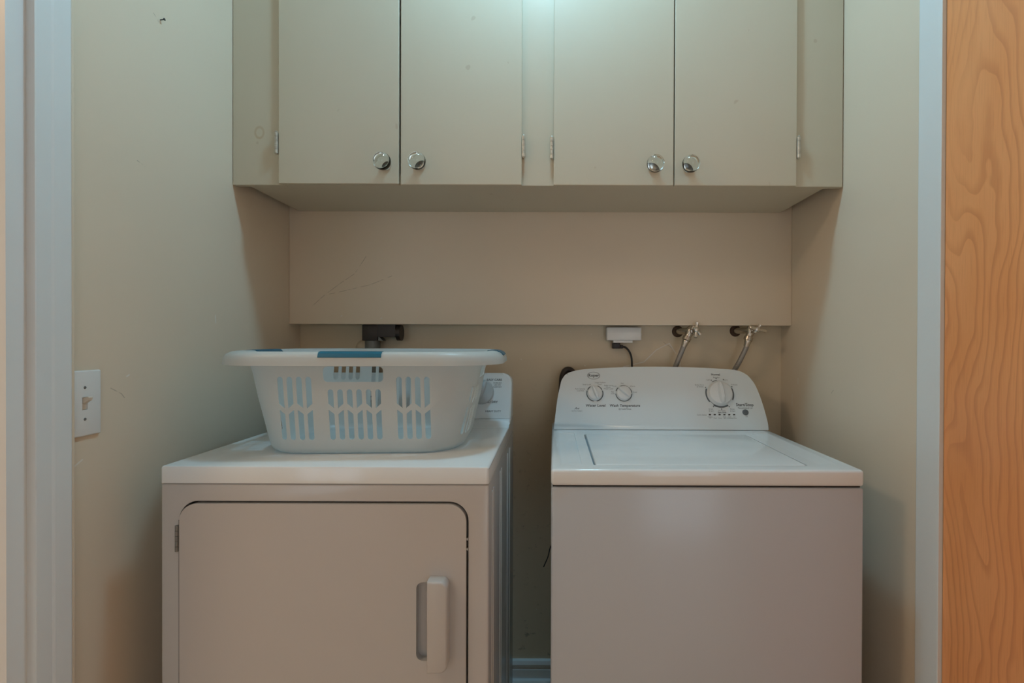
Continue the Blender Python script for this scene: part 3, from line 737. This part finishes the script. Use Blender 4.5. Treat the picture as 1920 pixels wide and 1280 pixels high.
# ================================================================== BEHIND THE MACHINES
dp = thing('dryer_outlet', 'dark brown dryer power plug and outlet tucked under the wall ledge', 'outlet', (-0.61, YB, 1.27))
bm = bmesh.new(); box(bm, -0.6755, -0.6200, 1.722, YB, 1.2415, 1.2985, bev=0.003); obj('elbow', bm, M['brown_black'], dp, 40)
bm = bmesh.new(); prism(bm, rrect(-0.6210, -0.5585, 1.2550, 1.2985, 0.003, 3), 'y', 1.724, YB - 0.012); obj('plug_body', bm, M['brown_black'], dp, 40)
bm = bmesh.new(); tube(bm, [(-0.5585, 1.752, 1.2705), (-0.5440, 1.752, 1.2705)], 0.0285, 20); obj('end_cap', bm, M['brown_black'], dp, 40)
bm = bmesh.new(); prism(bm, [(-0.6220, 1.2415), (-0.6040, 1.2415), (-0.6220, 1.2620)], 'y', 1.728, 1.765); o = obj('gusset', bm, M['grey_metal'], dp); o['label'] = 'grey metal corner gusset'
bm = bmesh.new(); tube(bm, spline([(-0.648, 1.752, 1.244), (-0.648, 1.750, 1.20), (-0.646, 1.738, 1.10), (-0.64, 1.715, 0.9)]), 0.026, 16); o = obj('cord', bm, M['grey_metal'], dp, 60); o['label'] = 'thick grey cord'
bm = bmesh.new(); lathe(bm, [(0, 0.022), (0.018, 0.020), (0.030, 0.008), (0.034, 0), (0, 0)], (-0.688, YB, 1.2130), (0, -1, 0), 20); o = obj('wall_grommet', bm, M['wall_back'], dp, 50); o['label'] = 'painted round wall fitting'

wo = thing('washer_outlet', 'white surface outlet box under the ledge behind the washer', 'outlet', (0.2515, YB, 1.27))
bm = bmesh.new(); box(bm, 0.1895, 0.3130, 1.742, YB, 1.2455, 1.2930, bev=0.003); obj('outlet_box', bm, M['white_plastic'], wo, 40)
bm = bmesh.new(); box(bm, 0.1925, 0.3100, 1.7405, 1.7425, 1.2480, 1.2905, bev=0.0008); obj('cover', bm, M['white_plastic'], wo, 40)
bm = bmesh.new(); box(bm, 0.2135, 0.2820, 1.746, 1.776, 1.2370, 1.2460, bev=0.0015); obj('socket', bm, M['white_plastic'], wo, 40)
pg = thing('power_plug', 'black right-angle power plug in the white outlet box', 'plug', (0.225, 1.76, 1.23))
bm = bmesh.new(); box(bm, 0.2110, 0.2385, 1.747, 1.775, 1.2165, 1.2368, bev=0.002); box(bm, 0.2385, 0.2500, 1.753, 1.770, 1.2165, 1.2300, bev=0.003); obj('plug_body', bm, M['black'], pg, 40)
bm = bmesh.new(); tube(bm, spline([(0.248, 1.760, 1.2240), (0.2600, 1.758, 1.2200), (0.2720, 1.756, 1.2060), (0.2795, 1.755, 1.1850), (0.2820, 1.756, 1.1500), (0.2825, 1.760, 1.08), (0.27, 1.765, 0.98)]), 0.0036, 10); obj('cord', bm, M['black'], pg, 60)

def valve(x, y, z, handle_axis, label, lab_hose, out_end, hose_pts, arms):
    t = thing('water_valve', label, 'valve', (x, YB, z), 'water valves behind the washer')
    bm = bmesh.new(); lathe(bm, [(0, 0.0), (0.021, 0.0), (0.019, 0.003), (0.013, 0.005), (0, 0.005)], (x - 0.028, YB, z), (0, -1, 0), 24); o = obj('wall_flange', bm, M['rust'], t, 40); o['label'] = 'rusty wall flange'
    bm = bmesh.new(); tube(bm, [(x - 0.028, YB - 0.002, z), (x - 0.022, y + 0.018, z), (x - 0.006, y, z)], 0.011, 14)
    obj('inlet_pipe', bm, M['brass_grey'], t, 50)
    bm = bmesh.new(); d = (Vector(out_end) - Vector((x, y, z))).normalized()
    lathe(bm, [(0, -0.018), (0.012, -0.017), (0.0165, -0.008), (0.0170, 0.004), (0.0125, 0.012), (0.0120, 0.022), (0.0150, 0.024), (0.0150, 0.036), (0.0100, 0.037), (0, 0.037)], (x, y, z), d, 18)
    obj('valve_body', bm, M['brass_grey'], t, 45)
    ha = Vector(handle_axis).normalized(); c = Vector((x, y, z))
    bm = bmesh.new(); lathe(bm, [(0, 0.010), (0.0130, 0.010), (0.0130, 0.018), (0.0085, 0.020), (0.0060, 0.028), (0.0060, 0.034), (0, 0.034)], c, ha, 6); obj('bonnet', bm, M['brass_grey'], t, 30)
    hc = c + ha * 0.034
    bm = bmesh.new(); lathe(bm, [(0, -0.005), (0.0095, -0.004), (0.0105, 0.002), (0.0070, 0.007), (0, 0.008)], hc, ha, 16)
    for a in arms:
        a = Vector(a); tube(bm, [hc, hc + a * 0.55, hc + a * 0.9, hc + a], [0.0055, 0.0052, 0.0070, 0.0036], 10)
    obj('cross_handle', bm, M['chrome'], t, 50)
    hs = thing('supply_hose', lab_hose, 'hose', hose_pts[0], 'washer supply hoses')
    hp = [Vector(p) for p in hose_pts]; dd = (hp[1] - hp[0]).normalized()
    bm = bmesh.new(); lathe(bm, [(0, 0), (0.0118, 0), (0.0125, 0.004), (0.0110, 0.012), (0.0095, 0.024), (0, 0.024)], hp[0], dd, 14); obj('coupling', bm, M['brass_grey'], hs, 40)
    bm = bmesh.new(); tube(bm, spline([hp[0] + dd * 0.020] + hp[1:], 6), 0.0088, 14); obj('hose', bm, M['hose'], hs, 60)
valve(0.4800, 1.715, 1.2790, (0.35, -1, 0.12), 'left chrome water valve with its cross handle turned upright', 'grey braided supply hose on the left water valve', (0.462, 1.712, 1.2450),
      [(0.4640, 1.712, 1.2470), (0.4530, 1.714, 1.2180), (0.4360, 1.722, 1.1700), (0.4160, 1.748, 1.10), (0.40, 1.755, 1.00)],
      [(0.004, 0.004, 0.028), (-0.004, -0.004, -0.028), (0.016, 0.006, -0.016), (-0.014, -0.006, 0.010)])
valve(0.6905, 1.712, 1.2820, (0.25, -1, 0.10), 'right chrome water valve with its cross handle turned sideways', 'grey braided supply hose on the right water valve', (0.678, 1.710, 1.2450),
      [(0.6800, 1.710, 1.2490), (0.6730, 1.712, 1.2200), (0.6550, 1.720, 1.1750), (0.6330, 1.746, 1.11), (0.62, 1.755, 1.00)],
      [(0.036, 0.008, -0.006), (-0.030, -0.006, 0.008), (0.012, 0.002, 0.016), (-0.010, 0.0, -0.014)])
bm = bmesh.new(); tube(bm, spline([(0.026, 1.750, 0.90), (0.030, 1.750, 1.08), (0.036, 1.750, 1.125), (0.050, 1.752, 1.140), (0.068, 1.754, 1.132), (0.082, 1.756, 1.10), (0.09, 1.758, 0.95)]), 0.0115, 14)
tag(obj('drain_hose', bm, M['brown_black'], None, 60, loc=(0.05, 1.75, 1.13)), 'black drain hose looped behind the left end of the washer console', 'hose')
bm = bmesh.new(); tube(bm, spline([(0.012, 1.62, 0.600), (-0.0075, 1.61, 0.5650), (-0.0165, 1.60, 0.5350), (-0.0300, 1.60, 0.5030)]), 0.0018, 8)
tag(obj('loose_wire', bm, M['black'], None, 60, loc=(-0.01, 1.61, 0.56)), 'thin black wire end hanging in the gap beside the washer', 'wire')
